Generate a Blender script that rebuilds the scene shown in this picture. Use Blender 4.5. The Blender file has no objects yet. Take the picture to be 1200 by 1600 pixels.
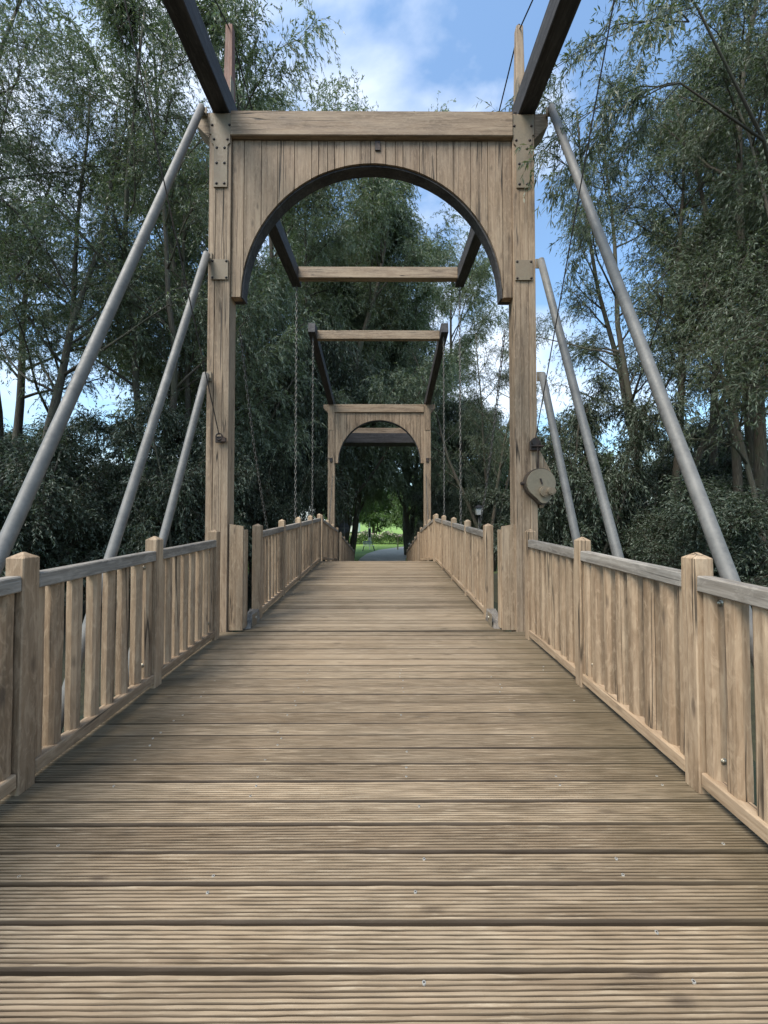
import bpy, math, random
import numpy as np
from mathutils import Vector, Matrix

# ------------------------------------------------------------------ camera
S = bpy.context.scene
COL = S.collection
PITCH = math.radians(1.43)
YAW = math.radians(0.19)
cam_d = bpy.data.cameras.new("camera")
cam = bpy.data.objects.new("camera", cam_d)
COL.objects.link(cam)
cam.location = (0, 0, 0)
cam.rotation_euler = (math.radians(90) + PITCH, 0, -YAW)
cam_d.sensor_fit = 'HORIZONTAL'
cam_d.sensor_width = 36
cam_d.lens = 18.0
cam_d.clip_start = 0.05
cam_d.clip_end = 3000
S.camera = cam
S.render.resolution_x = 768
S.render.resolution_y = 1024

# ------------------------------------------------------------------ world
SUN_EL = math.radians(54)
SUN_AZ = math.radians(226)          # compass style: 0 = +Y, clockwise; behind the camera, to its left
W = bpy.data.worlds.new("World")
S.world = W
W.use_nodes = True
nt = W.node_tree
nt.nodes.clear()
wo = nt.nodes.new('ShaderNodeOutputWorld')
bg = nt.nodes.new('ShaderNodeBackground')
sky = nt.nodes.new('ShaderNodeTexSky')
sky.sky_type = 'NISHITA'
sky.sun_disc = False
sky.sun_elevation = SUN_EL
sky.sun_rotation = SUN_AZ
sky.air_density = 1.3
sky.dust_density = 1.5
sky.ozone_density = 2.5
tc = nt.nodes.new('ShaderNodeTexCoord')
mp = nt.nodes.new('ShaderNodeMapping')
mp.inputs['Scale'].default_value = (1.0, 1.0, 2.2)
mp.inputs['Location'].default_value = (0.35, 0.1, 0.55)
nz = nt.nodes.new('ShaderNodeTexNoise')
nz.inputs['Scale'].default_value = 2.3
nz.inputs['Detail'].default_value = 7
nz.inputs['Roughness'].default_value = 0.52
nz.inputs['Distortion'].default_value = 0.25
cr = nt.nodes.new('ShaderNodeValToRGB')
cr.color_ramp.elements[0].position = 0.46
cr.color_ramp.elements[0].color = (0.06, 0.06, 0.06, 1)
cr.color_ramp.elements[1].position = 0.64
cr.color_ramp.elements[1].color = (0.8, 0.8, 0.8, 1)
mx = nt.nodes.new('ShaderNodeMix')
mx.data_type = 'RGBA'
mx.inputs['B'].default_value = (8.6, 9.2, 10.2, 1)
nt.links.new(tc.outputs['Generated'], mp.inputs['Vector'])
nt.links.new(mp.outputs['Vector'], nz.inputs['Vector'])
nt.links.new(nz.outputs['Fac'], cr.inputs['Fac'])
nt.links.new(cr.outputs['Color'], mx.inputs['Factor'])
tint = nt.nodes.new('ShaderNodeMix')
tint.data_type = 'RGBA'; tint.blend_type = 'MULTIPLY'
tint.inputs['Factor'].default_value = 1.0
tint.inputs['B'].default_value = (1.35, 1.7, 1.85, 1)
nt.links.new(sky.outputs['Color'], tint.inputs['A'])
nt.links.new(tint.outputs['Result'], mx.inputs['A'])
nt.links.new(mx.outputs['Result'], bg.inputs['Color'])
bg.inputs['Strength'].default_value = 0.105
nt.links.new(bg.outputs['Background'], wo.inputs['Surface'])

sl = bpy.data.lights.new("sun", 'SUN')
sl.energy = 3.5
sl.angle = math.radians(32)
sl.color = (1.0, 0.93, 0.83)
sun = bpy.data.objects.new("sun", sl)
COL.objects.link(sun)
sd = Vector((math.sin(SUN_AZ) * math.cos(SUN_EL), math.cos(SUN_AZ) * math.cos(SUN_EL), math.sin(SUN_EL)))
sun.rotation_euler = sd.to_track_quat('Z', 'Y').to_euler()

S.view_settings.view_transform = 'Standard'
S.view_settings.look = 'None'
S.view_settings.gamma = 1
S.view_settings.exposure = 0.56

# ------------------------------------------------------------------ helpers
R = random.Random(11)

def P(px, py, d):
    vx = (px - 600) / 600.0
    vy = (800 - py) / 600.0
    f = math.cos(PITCH) - vy * math.sin(PITCH)
    u = vy * math.cos(PITCH) + math.sin(PITCH)
    X = vx * math.cos(YAW) + f * math.sin(YAW)
    Y = f * math.cos(YAW) - vx * math.sin(YAW)
    t = d / Y
    return Vector((X * t, d, u * t))

class MB:
    """collects pieces, then becomes ONE mesh object"""
    def __init__(s):
        s.v = []; s.f = []; s.g = []; s.t = []; s.r = []; s.m = []
    def add(s, V, F, g, tone=0.5, rg=None, mat=0):
        n = len(s.v)
        s.v.extend([tuple(p) for p in V])
        s.g.extend([tuple(p) for p in g])
        s.t.extend([tone] * len(V))
        s.r.extend(rg if rg is not None else [1.0] * len(V))
        s.f.extend([tuple(i + n for i in f) for f in F])
        s.m.extend([mat] * len(F))
    def box(s, c, size, M=None, axis=0, ch=0.004, tone=None, mat=0, taper=None):
        """chamfered box; axis = grain axis of the local frame"""
        hx, hy, hz = [a / 2 for a in size]
        ch = min(ch, hx * .8, hy * .8, hz * .8)
        V = []; idx = {}
        for sx in (-1, 1):
            for sy in (-1, 1):
                for sz in (-1, 1):
                    for k in range(3):
                        p = [sx * hx, sy * hy, sz * hz]
                        for j in range(3):
                            if j != k: p[j] -= (sx, sy, sz)[j] * ch
                        idx[(sx, sy, sz, k)] = len(V)
                        V.append(Vector(p))
        F = []
        def q(*a): F.append([idx[x] for x in a])
        for sgn in (-1, 1):
            a = [(sgn, -1, -1, 0), (sgn, 1, -1, 0), (sgn, 1, 1, 0), (sgn, -1, 1, 0)]
            q(*(a if sgn > 0 else a[::-1]))
            a = [(-1, sgn, -1, 1), (-1, sgn, 1, 1), (1, sgn, 1, 1), (1, sgn, -1, 1)]
            q(*(a if sgn > 0 else a[::-1]))
            a = [(-1, -1, sgn, 2), (1, -1, sgn, 2), (1, 1, sgn, 2), (-1, 1, sgn, 2)]
            q(*(a if sgn > 0 else a[::-1]))
        for a1 in (-1, 1):
            for a2 in (-1, 1):
                e = [(-1, a1, a2, 1), (1, a1, a2, 1), (1, a1, a2, 2), (-1, a1, a2, 2)]
                q(*(e if a1 * a2 < 0 else e[::-1]))
                e = [(a1, -1, a2, 0), (a1, 1, a2, 0), (a1, 1, a2, 2), (a1, -1, a2, 2)]
                q(*(e if a1 * a2 > 0 else e[::-1]))
                e = [(a1, a2, -1, 0), (a1, a2, 1, 0), (a1, a2, 1, 1), (a1, a2, -1, 1)]
                q(*(e if a1 * a2 < 0 else e[::-1]))
        for sx in (-1, 1):
            for sy in (-1, 1):
                for sz in (-1, 1):
                    e = [(sx, sy, sz, 0), (sx, sy, sz, 1), (sx, sy, sz, 2)]
                    q(*(e if sx * sy * sz > 0 else e[::-1]))
        off = Vector((R.uniform(-30, 30), R.uniform(-30, 30), R.uniform(-30, 30)))
        perm = {0: (0, 1, 2), 1: (1, 0, 2), 2: (2, 0, 1)}[axis]
        g = [Vector((p[perm[0]], p[perm[1]], p[perm[2]])) + off for p in V]
        if taper: V = [taper(p) for p in V]
        if M is not None: V = [M @ p for p in V]
        V = [p + Vector(c) for p in V]
        s.add(V, F, g, R.random() if tone is None else tone, None, mat)
    def beam(s, a, b, w, h, ch=0.005, tone=None, mat=0, up=Vector((0, 0, 1))):
        a = Vector(a); b = Vector(b); d = (b - a); L = d.length; x = d / L
        y = up.cross(x)
        if y.length < 1e-4: y = Vector((0, 1, 0)).cross(x)
        y.normalize(); z = x.cross(y)
        M = Matrix((x, y, z)).transposed()
        s.box((a + b) / 2, (L, w, h), M, 0, ch, tone, mat)
    def tube(s, pts, rad, n=10, tone=0.5, mat=0, cap=True):
        pts = [Vector(p) for p in pts]
        m = len(pts)
        if not hasattr(rad, '__len__'): rad = [rad] * m
        V = []; G = []; F = []
        acc = 0; off = R.uniform(-20, 20)
        ref = None
        for i, p in enumerate(pts):
            t = (pts[min(i + 1, m - 1)] - pts[max(i - 1, 0)]).normalized()
            if ref is None:
                ref = Vector((1, 0, 0)) if abs(t.x) < 0.8 else Vector((0, 1, 0))
            u = (ref - t * ref.dot(t)).normalized(); ref = u
            w = t.cross(u)
            if i: acc += (p - pts[i - 1]).length
            for k in range(n):
                a = 2 * math.pi * k / n
                V.append(p + (u * math.cos(a) + w * math.sin(a)) * rad[i])
                G.append((acc + off, math.cos(a) * .2, math.sin(a) * .2))
        for i in range(m - 1):
            for k in range(n):
                k2 = (k + 1) % n
                F.append((i * n + k, i * n + k2, (i + 1) * n + k2, (i + 1) * n + k))
        if cap:
            F.append(tuple(range(n))[::-1]); F.append(tuple((m - 1) * n + k for k in range(n)))
        s.add(V, F, G, tone, None, mat)
    def prism(s, pts2, y0, y1, tone=None, axis=2, M=None, c=(0, 0, 0), mat=0):
        """polygon in x,z (counter-clockwise seen from -y), extruded y0..y1"""
        n = len(pts2)
        V = [Vector((x, y0, z)) for x, z in pts2] + [Vector((x, y1, z)) for x, z in pts2]
        F = [tuple(range(n)), tuple(range(2 * n - 1, n - 1, -1))]
        for k in range(n):
            k2 = (k + 1) % n
            F.append((k, n + k, n + k2, k2))
        off = Vector((R.uniform(-30, 30), R.uniform(-30, 30), R.uniform(-30, 30)))
        perm = {0: (0, 1, 2), 1: (1, 0, 2), 2: (2, 0, 1)}[axis]
        g = [Vector((p[perm[0]], p[perm[1]], p[perm[2]])) + off for p in V]
        if M is not None: V = [M @ p for p in V]
        V = [p + Vector(c) for p in V]
        s.add(V, F, g, R.random() if tone is None else tone, None, mat)
    def build(s, name, mats, parent=None, smooth=False, org=None):
        me = bpy.data.meshes.new(name)
        o = Vector(org) if org is not None else Vector((0, 0, 0))
        me.from_pydata([Vector(p) - o for p in s.v], [], s.f)
        if not isinstance(mats, (list, tuple)): mats = [mats]
        for m in mats: me.materials.append(m)
        a = me.attributes.new('gc', 'FLOAT_VECTOR', 'POINT'); a.data.foreach_set('vector', np.array(s.g, dtype=np.float32).ravel())
        a = me.attributes.new('tone', 'FLOAT', 'POINT'); a.data.foreach_set('value', np.array(s.t, dtype=np.float32))
        a = me.attributes.new('rg', 'FLOAT', 'POINT'); a.data.foreach_set('value', np.array(s.r, dtype=np.float32))
        me.polygons.foreach_set('material_index', np.array(s.m, dtype=np.int32))
        me.polygons.foreach_set('use_smooth', np.full(len(me.polygons), smooth, dtype=bool))
        me.update()
        ob = bpy.data.objects.new(name, me)
        COL.objects.link(ob)
        ob.location = o
        if parent:
            ob.parent = parent
            w = Vector((0, 0, 0)); q = parent
            while q: w += q.location; q = q.parent
            ob.location = o - w
        return ob

def tag(o, label=None, cat=None, group=None, kind=None):
    if label: o['label'] = label
    if cat: o['category'] = cat
    if group: o['group'] = group
    if kind: o['kind'] = kind
    return o

def thing(name, label, cat, loc=(0, 0, 0), group=None):
    o = bpy.data.objects.new(name, None)
    COL.objects.link(o)
    o.location = loc
    o.empty_display_size = 0.1
    return tag(o, label, cat, group)

# ------------------------------------------------------------------ materials
class NT:
    def __init__(s, name):
        s.m = bpy.data.materials.new(name); s.m.use_nodes = True
        s.t = s.m.node_tree; s.t.nodes.clear()
        s.out = s.t.nodes.new('ShaderNodeOutputMaterial')
    def n(s, typ, **kw):
        nd = s.t.nodes.new('ShaderNode' + typ)
        for k, v in kw.items(): setattr(nd, k, v)
        return nd
    def l(s, a, b): s.t.links.new(a, b)
    def noise(s, vec, scale, detail=4, rough=.55, dist=0, sc=None):
        if sc is not None:
            mp = s.n('Mapping'); mp.inputs['Scale'].default_value = sc; s.l(vec, mp.inputs['Vector']); vec = mp.outputs['Vector']
        nd = s.n('TexNoise'); s.l(vec, nd.inputs['Vector'])
        nd.inputs['Scale'].default_value = scale; nd.inputs['Detail'].default_value = detail
        nd.inputs['Roughness'].default_value = rough; nd.inputs['Distortion'].default_value = dist
        return nd.outputs['Fac']
    def ramp(s, fac, stops):
        nd = s.n('ValToRGB'); e = nd.color_ramp.elements
        while len(e) < len(stops): e.new(0.5)
        for i, (p, c) in enumerate(stops):
            e[i].position = p; e[i].color = (*c, 1) if hasattr(c, '__len__') else (c, c, c, 1)
        s.l(fac, nd.inputs['Fac']); return nd.outputs['Color']
    def mix(s, fac, a, b, mode='MIX'):
        nd = s.n('Mix', data_type='RGBA', blend_type=mode)
        for sock, v in ((nd.inputs['Factor'], fac), (nd.inputs['A'], a), (nd.inputs['B'], b)):
            if isinstance(v, bpy.types.NodeSocket): s.l(v, sock)
            elif hasattr(v, '__len__'): sock.default_value = (*v, 1)
            else: sock.default_value = v
        return nd.outputs['Result']
    def math(s, op, a, b=None, clamp=False):
        nd = s.n('Math', operation=op, use_clamp=clamp)
        for i, v in enumerate((a, b)):
            if v is None: continue
            if isinstance(v, bpy.types.NodeSocket): s.l(v, nd.inputs[i])
            else: nd.inputs[i].default_value = v
        return nd.outputs[0]
    def attr(s, name, vec=False):
        nd = s.n('Attribute', attribute_name=name)
        return nd.outputs['Vector'] if vec else nd.outputs['Fac']
    def bump(s, h, strength=.4, dist=.005):
        nd = s.n('Bump'); nd.inputs['Strength'].default_value = strength; nd.inputs['Distance'].default_value = dist
        s.l(h, nd.inputs['Height']); return nd.outputs['Normal']
    def princ(s, col, rough=.7, metal=0, normal=None, spec=.5):
        nd = s.n('BsdfPrincipled')
        for sock, v in ((nd.inputs['Base Color'], col), (nd.inputs['Roughness'], rough), (nd.inputs['Metallic'], metal)):
            if isinstance(v, bpy.types.NodeSocket): s.l(v, sock)
            elif hasattr(v, '__len__'): sock.default_value = (*v, 1)
            else: sock.default_value = v
        nd.inputs['Specular IOR Level'].default_value = spec
        if normal is not None: s.l(normal, nd.inputs['Normal'])
        s.l(nd.outputs[0], s.out.inputs['Surface'])
        return nd

def wood(name, dark, mid, light, crack=0.5, knots=True, grey=0.0, bump=.5, algae=False, deck=False):
    t = NT(name)
    g = t.attr('gc', True); tone = t.attr('tone')
    broad = t.noise(g, 1, 3, .5, .3, (1.3, 9, 9))
    fine = t.noise(g, 1, 7, .65, .15, (5, 95, 95))
    med = t.noise(g, 1, 4, .6, .3, (1.6, 34, 34))
    f = t.math('ADD', t.math('MULTIPLY', med, .55), t.math('MULTIPLY', fine, .45))
    f = t.math('ADD', f, t.math('MULTIPLY', t.math('SUBTRACT', broad, .5), .25 if deck else .5))
    col = t.ramp(f, [(.22, dark), (.48, mid), (.76, light)] if deck else [(.28, dark), (.46, mid), (.7, light)])
    # tone of each board
    col = t.mix(t.math('MULTIPLY', tone, 1.0 if deck else .8), col, t.mix(1.0, col, (.62, .60, .58), 'MULTIPLY'))
    # long rain stains running along the grain
    rs_ = t.ramp(t.noise(g, 1, 3, .55, .8, (.5, 11, 11)), [(.50, 0.0), (.66, 1.0)])
    col = t.mix(t.math('MULTIPLY', rs_, .55), col, t.mix(1.0, col, (.50, .47, .43), 'MULTIPLY'))
    # grey weathering in patches
    gp = t.noise(g, 1, 4, .6, .6, (1.1, 3.5, 3.5))
    gl = t.ramp(gp, [(.42, 0.0), (.66, 1.0)])
    col = t.mix(t.math('MULTIPLY', gl, .3 + grey), col, t.mix(1.0, col, (.72, .78, .84), 'MULTIPLY'))
    fig = t.noise(g, 1, 5, .65, 1.2, (9, 26, 26))
    if not deck:
        fl = t.ramp(fig, [(.50, 0.0), (.64, 1.0)])
        col = t.mix(t.math('MULTIPLY', fl, .38), col, light)
        fd = t.ramp(fig, [(.34, 1.0), (.46, 0.0)])
        col = t.mix(t.math('MULTIPLY', fd, .3), col, t.mix(1.0, col, (.66, .60, .52), 'MULTIPLY'))
    hgt = t.math('ADD', f, t.math('MULTIPLY', fig, .5))
    if knots:
        mpn = t.n('Mapping'); mpn.inputs['Scale'].default_value = (2.6, 8, 8); t.l(g, mpn.inputs['Vector'])
        vo = t.n('TexVoronoi'); t.l(mpn.outputs['Vector'], vo.inputs['Vector']); vo.inputs['Scale'].default_value = 1.0
        dd = t.math('ADD', vo.outputs['Distance'], t.math('MULTIPLY', t.math('SUBTRACT', med, .5), .25))
        k = t.ramp(dd, [(.05, 1.0), (.15, 0.0)])
        col = t.mix(t.math('MULTIPLY', k, .62), col, (.06, .042, .03))
    if crack > 0:
        cn = t.noise(g, 1, 1.5, .4, 0, (.30, 15, 15))
        c = t.math('ABSOLUTE', t.math('SUBTRACT', cn, .5))
        ck = t.ramp(c, [(.0, 1.0), (.006, .8), (.013, 0.0)])
        msk = t.ramp(t.noise(g, 1, 2, .5, 0, (.9, 4, 4)), [(.48, 0.0), (.56, 1.0)])
        ck = t.math('MULTIPLY', ck, t.math('MULTIPLY', msk, crack))
        col = t.mix(ck, col, (.025, .018, .012))
        hgt = t.math('SUBTRACT', hgt, t.math('MULTIPLY', ck, 1.4))
    geo = t.n('NewGeometry')
    if deck:
        rg = t.attr('rg')
        # dirt lies in the grooves, the ridge tops are worn pale in broken streaks
        streak = t.noise(g, 1, 5, .6, .3, (6.0, 70, 70))
        st = t.math('MULTIPLY', t.ramp(streak, [(.55, 0.0), (.66, 1.0)]), t.ramp(rg, [(.7, 0.0), (.95, 1.0)]))
        col = t.mix(t.math('MULTIPLY', st, .4), col, (.50, .41, .29))
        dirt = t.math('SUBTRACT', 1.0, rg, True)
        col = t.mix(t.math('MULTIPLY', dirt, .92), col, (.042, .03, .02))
        pn = t.noise(geo.outputs['Position'], 2.1, 6, .65, .5)
        stn = t.ramp(pn, [(.44, 0.0), (.68, 1.0)])
        col = t.mix(t.math('MULTIPLY', stn, .36), col, t.mix(1.0, col, (.62, .58, .52), 'MULTIPLY'))
        # algae and debris along the railings
        sp = t.n('SeparateXYZ'); t.l(geo.outputs['Position'], sp.inputs[0])
        ed = t.math('ABSOLUTE', t.math('ADD', sp.outputs['X'], .11))
        ed = t.math('ADD', ed, t.math('MULTIPLY', t.math('SUBTRACT', pn, .5), 1.0))
        al = t.ramp(ed, [(.0, 0.0), (1.0, 0.0), (1.62, 1.0)]) if False else t.math('MULTIPLY', t.math('SUBTRACT', ed, 1.0), 1.9, True)
        col = t.mix(t.math('MULTIPLY', al, .55), col, (.085, .066, .036))
    if algae:
        lp = t.attr('rg')
        an = t.noise(geo.outputs['Position'], 9, 5, .7)
        col = t.mix(t.math('MULTIPLY', t.ramp(t.math('SUBTRACT', an, lp), [(.0, 0.0), (.3, 1.0)]), .6), col, (.08, .085, .035))
    rr = t.ramp(fine, [(.3, .62), (.7, .85)])
    t.princ(col, rr, 0, t.bump(hgt, bump, .006), .35)
    return t.m

M_RAIL = wood('weathered_oak_rail', (.20, .137, .083), (.37, .259, .163), (.50, .374, .25), .9)
M_TOWER = wood('weathered_oak_tower', (.14, .094, .06), (.29, .204, .132), (.41, .305, .207), 1.0, grey=.15)
M_CAP = wood('grey_oak_rail_cap', (.12, .105, .09), (.25, .22, .185), (.40, .36, .31), .5, grey=.3)
M_DECK = wood('grooved_deck_board', (.255, .185, .118), (.345, .26, .17), (.43, .335, .228), .15, deck=True, bump=.3)
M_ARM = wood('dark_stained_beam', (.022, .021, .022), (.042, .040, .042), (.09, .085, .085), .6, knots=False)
M_RED = wood('red_brown_upright', (.09, .042, .028), (.18, .085, .058), (.26, .14, .10), .5, knots=False)

def steel(name, c, rough=.5, metal=.7, spot=.4, rust=0.0):
    t = NT(name); geo = t.n('TexCoord')
    v = geo.outputs['Object']
    a = t.noise(v, 7, 6, .65); b = t.noise(v, 45, 4, .6)
    f = t.math('ADD', t.math('MULTIPLY', a, .6), t.math('MULTIPLY', b, .4))
    col = t.ramp(f, [(.35, [x * (1 - spot) for x in c]), (.6, c), (.75, [min(1, x * 1.25) for x in c])])
    if rust: col = t.mix(t.math('MULTIPLY', t.ramp(a, [(.45, 0.0), (.62, 1.0)]), rust), col, (.09, .045, .025))
    t.princ(col, t.ramp(b, [(.3, rough - .1), (.7, rough + .15)]), metal, t.bump(b, .15, .002))
    return t.m
M_PIPE = steel('galvanised_pipe', (.18, .172, .158), .6, .25, .4)
M_PLATE = steel('galvanised_plate', (.25, .20, .135), .65, .1, .35, .3)
M_BOLT = steel('bolt_steel', (.42, .38, .30), .35, .8, .3)
M_WINCHD = steel('winch_rim', (.075, .06, .045), .6, .3, .3, .4)
M_SCREW = steel('bright_screw', (.5, .48, .43), .4, .5, .2)
M_DARK = steel('dark_iron', (.035, .03, .028), .6, .3, .3, .5)
M_CHAIN = steel('chain_steel', (.15, .145, .13), .5, .6, .4, .25)
M_WINCH = steel('cast_winch', (.27, .225, .155), .5, .3, .3, .2)

# ------------------------------------------------------------------ deck profile
XL, XR = -1.746, 1.528            # inner faces of the approach railings and tower posts
LX, RX = -1.53, 1.285              # inner faces of the railings on the lifting leaves
CREST = 9.65
def zd(d):
    if d < 4.37: return -1.379 + .033 * d
    z1 = -1.379 + .033 * 4.37
    if d < CREST: return z1 + .0465 * (d - 4.37)
    z2 = z1 + .0465 * (CREST - 4.37)
    if d < 14.0: return z2 - .11 * (d - CREST)
    z3 = z2 - .11 * (14.0 - CREST)
    if d < 21: return z3 - .172 * (d - 14)
    return z3 - .172 * 7
GROUND = zd(21) - 0.02

SCREWS = []
def deck(name, label, d0, d1, xl, xr, near=False):
    mb = MB(); sc = MB()
    d = d0; k = 0
    while d < d1 - .02:
        w = .1225 + R.uniform(-.003, .003); gap = .0095 + R.uniform(-.002, .003)
        if d + w > d1: w = d1 - d
        grooved = d < 3.25 or R.random() < .28
        ngr = 9
        nseg = 90 if d < 2.2 else 50 if d < 4.4 else 12
        if d > 6: nseg = 4
        prof = []
        if grooved and d < 8:
            prof.append((0, -.03, .0)); prof.append((0, -.010, .0)); prof.append((.003, -.002, .1)); prof.append((.006, 0, 1))
            step = (w - .006) / ngr
            for i in range(ngr):
                y = .003 + step * i
                dep = .0055
                if i: prof.append((y, 0, 1)) if False else None
                prof.append((y + step * .56, 0.0, 1))
                if i < ngr - 1:
                    prof.append((y + step * .62, -dep, .0)); prof.append((y + step * .95, -dep, .0)); prof.append((y + step * 1.02, 0, .9))
            prof.append((w - .006, 0, 1)); prof.append((w, -.007, .2)); prof.append((w, -.03, .0))
        else:
            prof = [(0, -.03, .0), (0, -.010, .0), (.003, -.003, .15), (.008, 0, .95)] + [(w * q, R.uniform(-.0006, .0004), .97) for q in (.2, .4, .6, .8)] + [(w - .005, 0, .9), (w, -.005, .6), (w, -.028, .2)]
        m = len(prof)
        skew = R.uniform(-.0018, .0018); zo = R.uniform(-.001, .0016); zr = R.uniform(-.0012, .0012)
        ph = [[R.uniform(0, 6.3) for _ in range(4)] for _ in prof]
        fr = [R.uniform(4, 9) for _ in prof]
        V = []; G = []; RG = []; F = []
        off = (R.uniform(-40, 40), R.uniform(-40, 40), R.uniform(-5, 5))
        edge_l = xl + R.uniform(-.012, .004); edge_r = xr + R.uniform(-.004, .012)
        for i in range(nseg + 1):
            x = edge_l + (edge_r - edge_l) * i / nseg
            for j, (py, pz, rg) in enumerate(prof):
                wy = .0004 * math.sin(x * fr[j] + ph[j][0]) + .0003 * math.sin(x * fr[j] * 3.7 + ph[j][1])
                wz = .0005 * math.sin(x * fr[j] * 2 + ph[j][2]) + .0004 * math.sin(x * fr[j] * 6 + ph[j][3])
                yy = d + py + skew * x + wy + .002 * math.sin(x * 1.3 + ph[0][0])
                V.append((x, yy, zd(d + py) + pz + zo + zr * x + (wz if pz > -.01 else 0)))
                G.append((x + off[0], yy + off[1], pz + off[2])); RG.append(rg)
        for i in range(nseg):
            for j in range(m - 1):
                a = i * m + j; b = a + m
                F.append((a, b, b + 1, a + 1))
        F.append(tuple(range(m))); F.append(tuple(nseg * m + j for j in range(m))[::-1])
        mb.add(V, F, G, R.random(), RG)
        # stainless screws, in loose rows above the three joists
        if near and d > 1.0 and d < 3.4:
            for jx in (-1.35, -.62, .14, .9, 1.4):
                for q in (.22, .78):
                    if R.random() < .6: continue
                    x = jx + R.uniform(-.03, .03); y = d + w * q
                    c = Vector((x, y, zd(y) + .0014 + zo))
                    SCREWS.append(c)
        d += w + gap; k += 1
    t = thing(name, label, 'bridge deck', (0, d0, zd(d0) - .03), 'decks of the drawbridge')
    mb.build('planking', M_DECK, t)
    if near:
        sc.tube([Vector((0, 0, -.004)), Vector((0, 0, 0))], [.0062, .0056], 14, 1.0)
        sc.tube([Vector((0, 0, 0)), Vector((0, 0, .0003))], [.0028, .0026], 8, 0.0, mat=1)
        s0 = sc.build('screw', [M_SCREW, M_DARK], t)
        s0.location = SCREWS[0] - t.location
        for c in SCREWS[1:95]:
            s1 = s0.copy(); COL.objects.link(s1); s1.parent = t; s1.location = c - t.location
    # joists and edge beams that carry the boards
    jb = MB()
    for x in (xl + .12, (xl + xr) / 2 - .5, (xl + xr) / 2 + .5, xr - .12):
        n = max(1, int((d1 - d0) / 2.5))
        for i in range(n):
            a = d0 + (d1 - d0) * i / n; b = d0 + (d1 - d0) * (i + 1) / n
            jb.beam((x, a, zd(a + .001) - .14), (x, b, zd(b - .001) - .14), .12, .21)
    jb.build('joists', M_ARM, t)
    return t

deck('approach_deck', 'grooved timber deck in the foreground running up to the first arched gate', -1.6, 4.37, XL - .075, XR + .075, True)
deck('lifting_leaf', 'timber deck of the lifting leaf from the first gate up to the crest', 4.385, CREST - .01, LX - .10, RX + .10)
deck('lifting_leaf', 'timber deck of the lifting leaf falling away beyond the crest', CREST + .01, 13.98, LX - .10, RX + .10)
deck('ramp_deck', 'timber ramp below the far arched gate leading down to the grey path', 14.0, 21.0, LX - .10, RX + .10)

# ------------------------------------------------------------------ railings
def post_mesh(x, y, w, z0, z1, cap=.028, tone=None, algae=0):
    mb = MB()
    hw = w / 2
    rows = [(z0, hw), (z0 + .004, hw)]
    n = 6
    for i in range(1, n): rows.append((z0 + (z1 - z0 - cap) * i / n, hw + R.uniform(-.0012, .0012)))
    rows += [(z1 - cap - .004, hw), (z1 - cap, hw - .003), (z1 - .003, .006)]
    V = []; G = []; F = []; c = .005
    off = Vector((R.uniform(-30, 30), R.uniform(-30, 30), R.uniform(-30, 30)))
    for z, h in rows:
        cc = min(c, h * .5)
        ring = [(-h + cc, -h), (h - cc, -h), (h, -h + cc), (h, h - cc), (h - cc, h), (-h + cc, h), (-h, h - cc), (-h, -h + cc)]
        for a, b in ring:
            V.append((x + a, y + b, z)); G.append(Vector((z, a, b)) + off)
    for i in range(len(rows) - 1):
        for k in range(8):
            k2 = (k + 1) % 8
            F.append((i * 8 + k, i * 8 + k2, (i + 1) * 8 + k2, (i + 1) * 8 + k))
    F.append(tuple(range(8))[::-1]); F.append(tuple((len(rows) - 1) * 8 + k for k in range(8)))
    mb.add(V, F, G, R.random() if tone is None else tone)
    return mb

def slat_mesh(xc, yc, wx, wy, z0, z1, s, yaw=0):
    """upright with the wavy, waney front edge"""
    mb = MB(); n = 9
    c1 = wy * R.uniform(.18, .34); c2 = wx * R.uniform(.25, .42)
    c3 = wy * R.uniform(.05, .3)
    V = []; G = []; F = []
    off = Vector((R.uniform(-30, 30), R.uniform(-30, 30), R.uniform(-30, 30)))
    p1, p2 = R.uniform(0, 6), R.uniform(0, 6); am = R.uniform(.001, .0045)
    for i in range(n + 1):
        q = i / n; z = z0 + (z1 - z0) * q
        e = am * math.sin(q * 5 + p1) + am * .6 * math.sin(q * 13 + p2)
        hx = wx / 2; hy = wy / 2 + e * .6
        # s = +1: bridge side towards +x
        ring = [(-hx, -hy + .005), (-hx + .005, -hy), (hx - c2, -hy), (hx, -hy + c1 + e), (hx, hy - c3 - .004), (hx - .012, hy), (-hx + .005, hy), (-hx, hy - .005)]
        if s < 0: ring = [(-a, b) for a, b in ring][::-1]
        ca, sa = math.cos(yaw), math.sin(yaw)
        for a, b in ring:
            a, b = a * ca - b * sa, a * sa + b * ca
            V.append((xc + a, yc + b, z)); G.append(Vector((z, a, b)) + off)
    for i in range(n):
        for k in range(8):
            k2 = (k + 1) % 8
            F.append((i * 8 + k, i * 8 + k2, (i + 1) * 8 + k2, (i + 1) * 8 + k))
    F.append(tuple(range(8))[::-1]); F.append(tuple(n * 8 + k for k in range(8)))
    mb.add(V, F, G, R.random())
    return mb

def bolt_mesh(c, direction, r=.011):
    mb = MB(); c = Vector(c); d = Vector(direction).normalized()
    mb.tube([c, c + d * .002], [r * 1.35, r * 1.35], 14)
    mb.tube([c + d * .002, c + d * .006, c + d * .009], [r, r * .85, r * .3], 12)
    return mb

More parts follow.
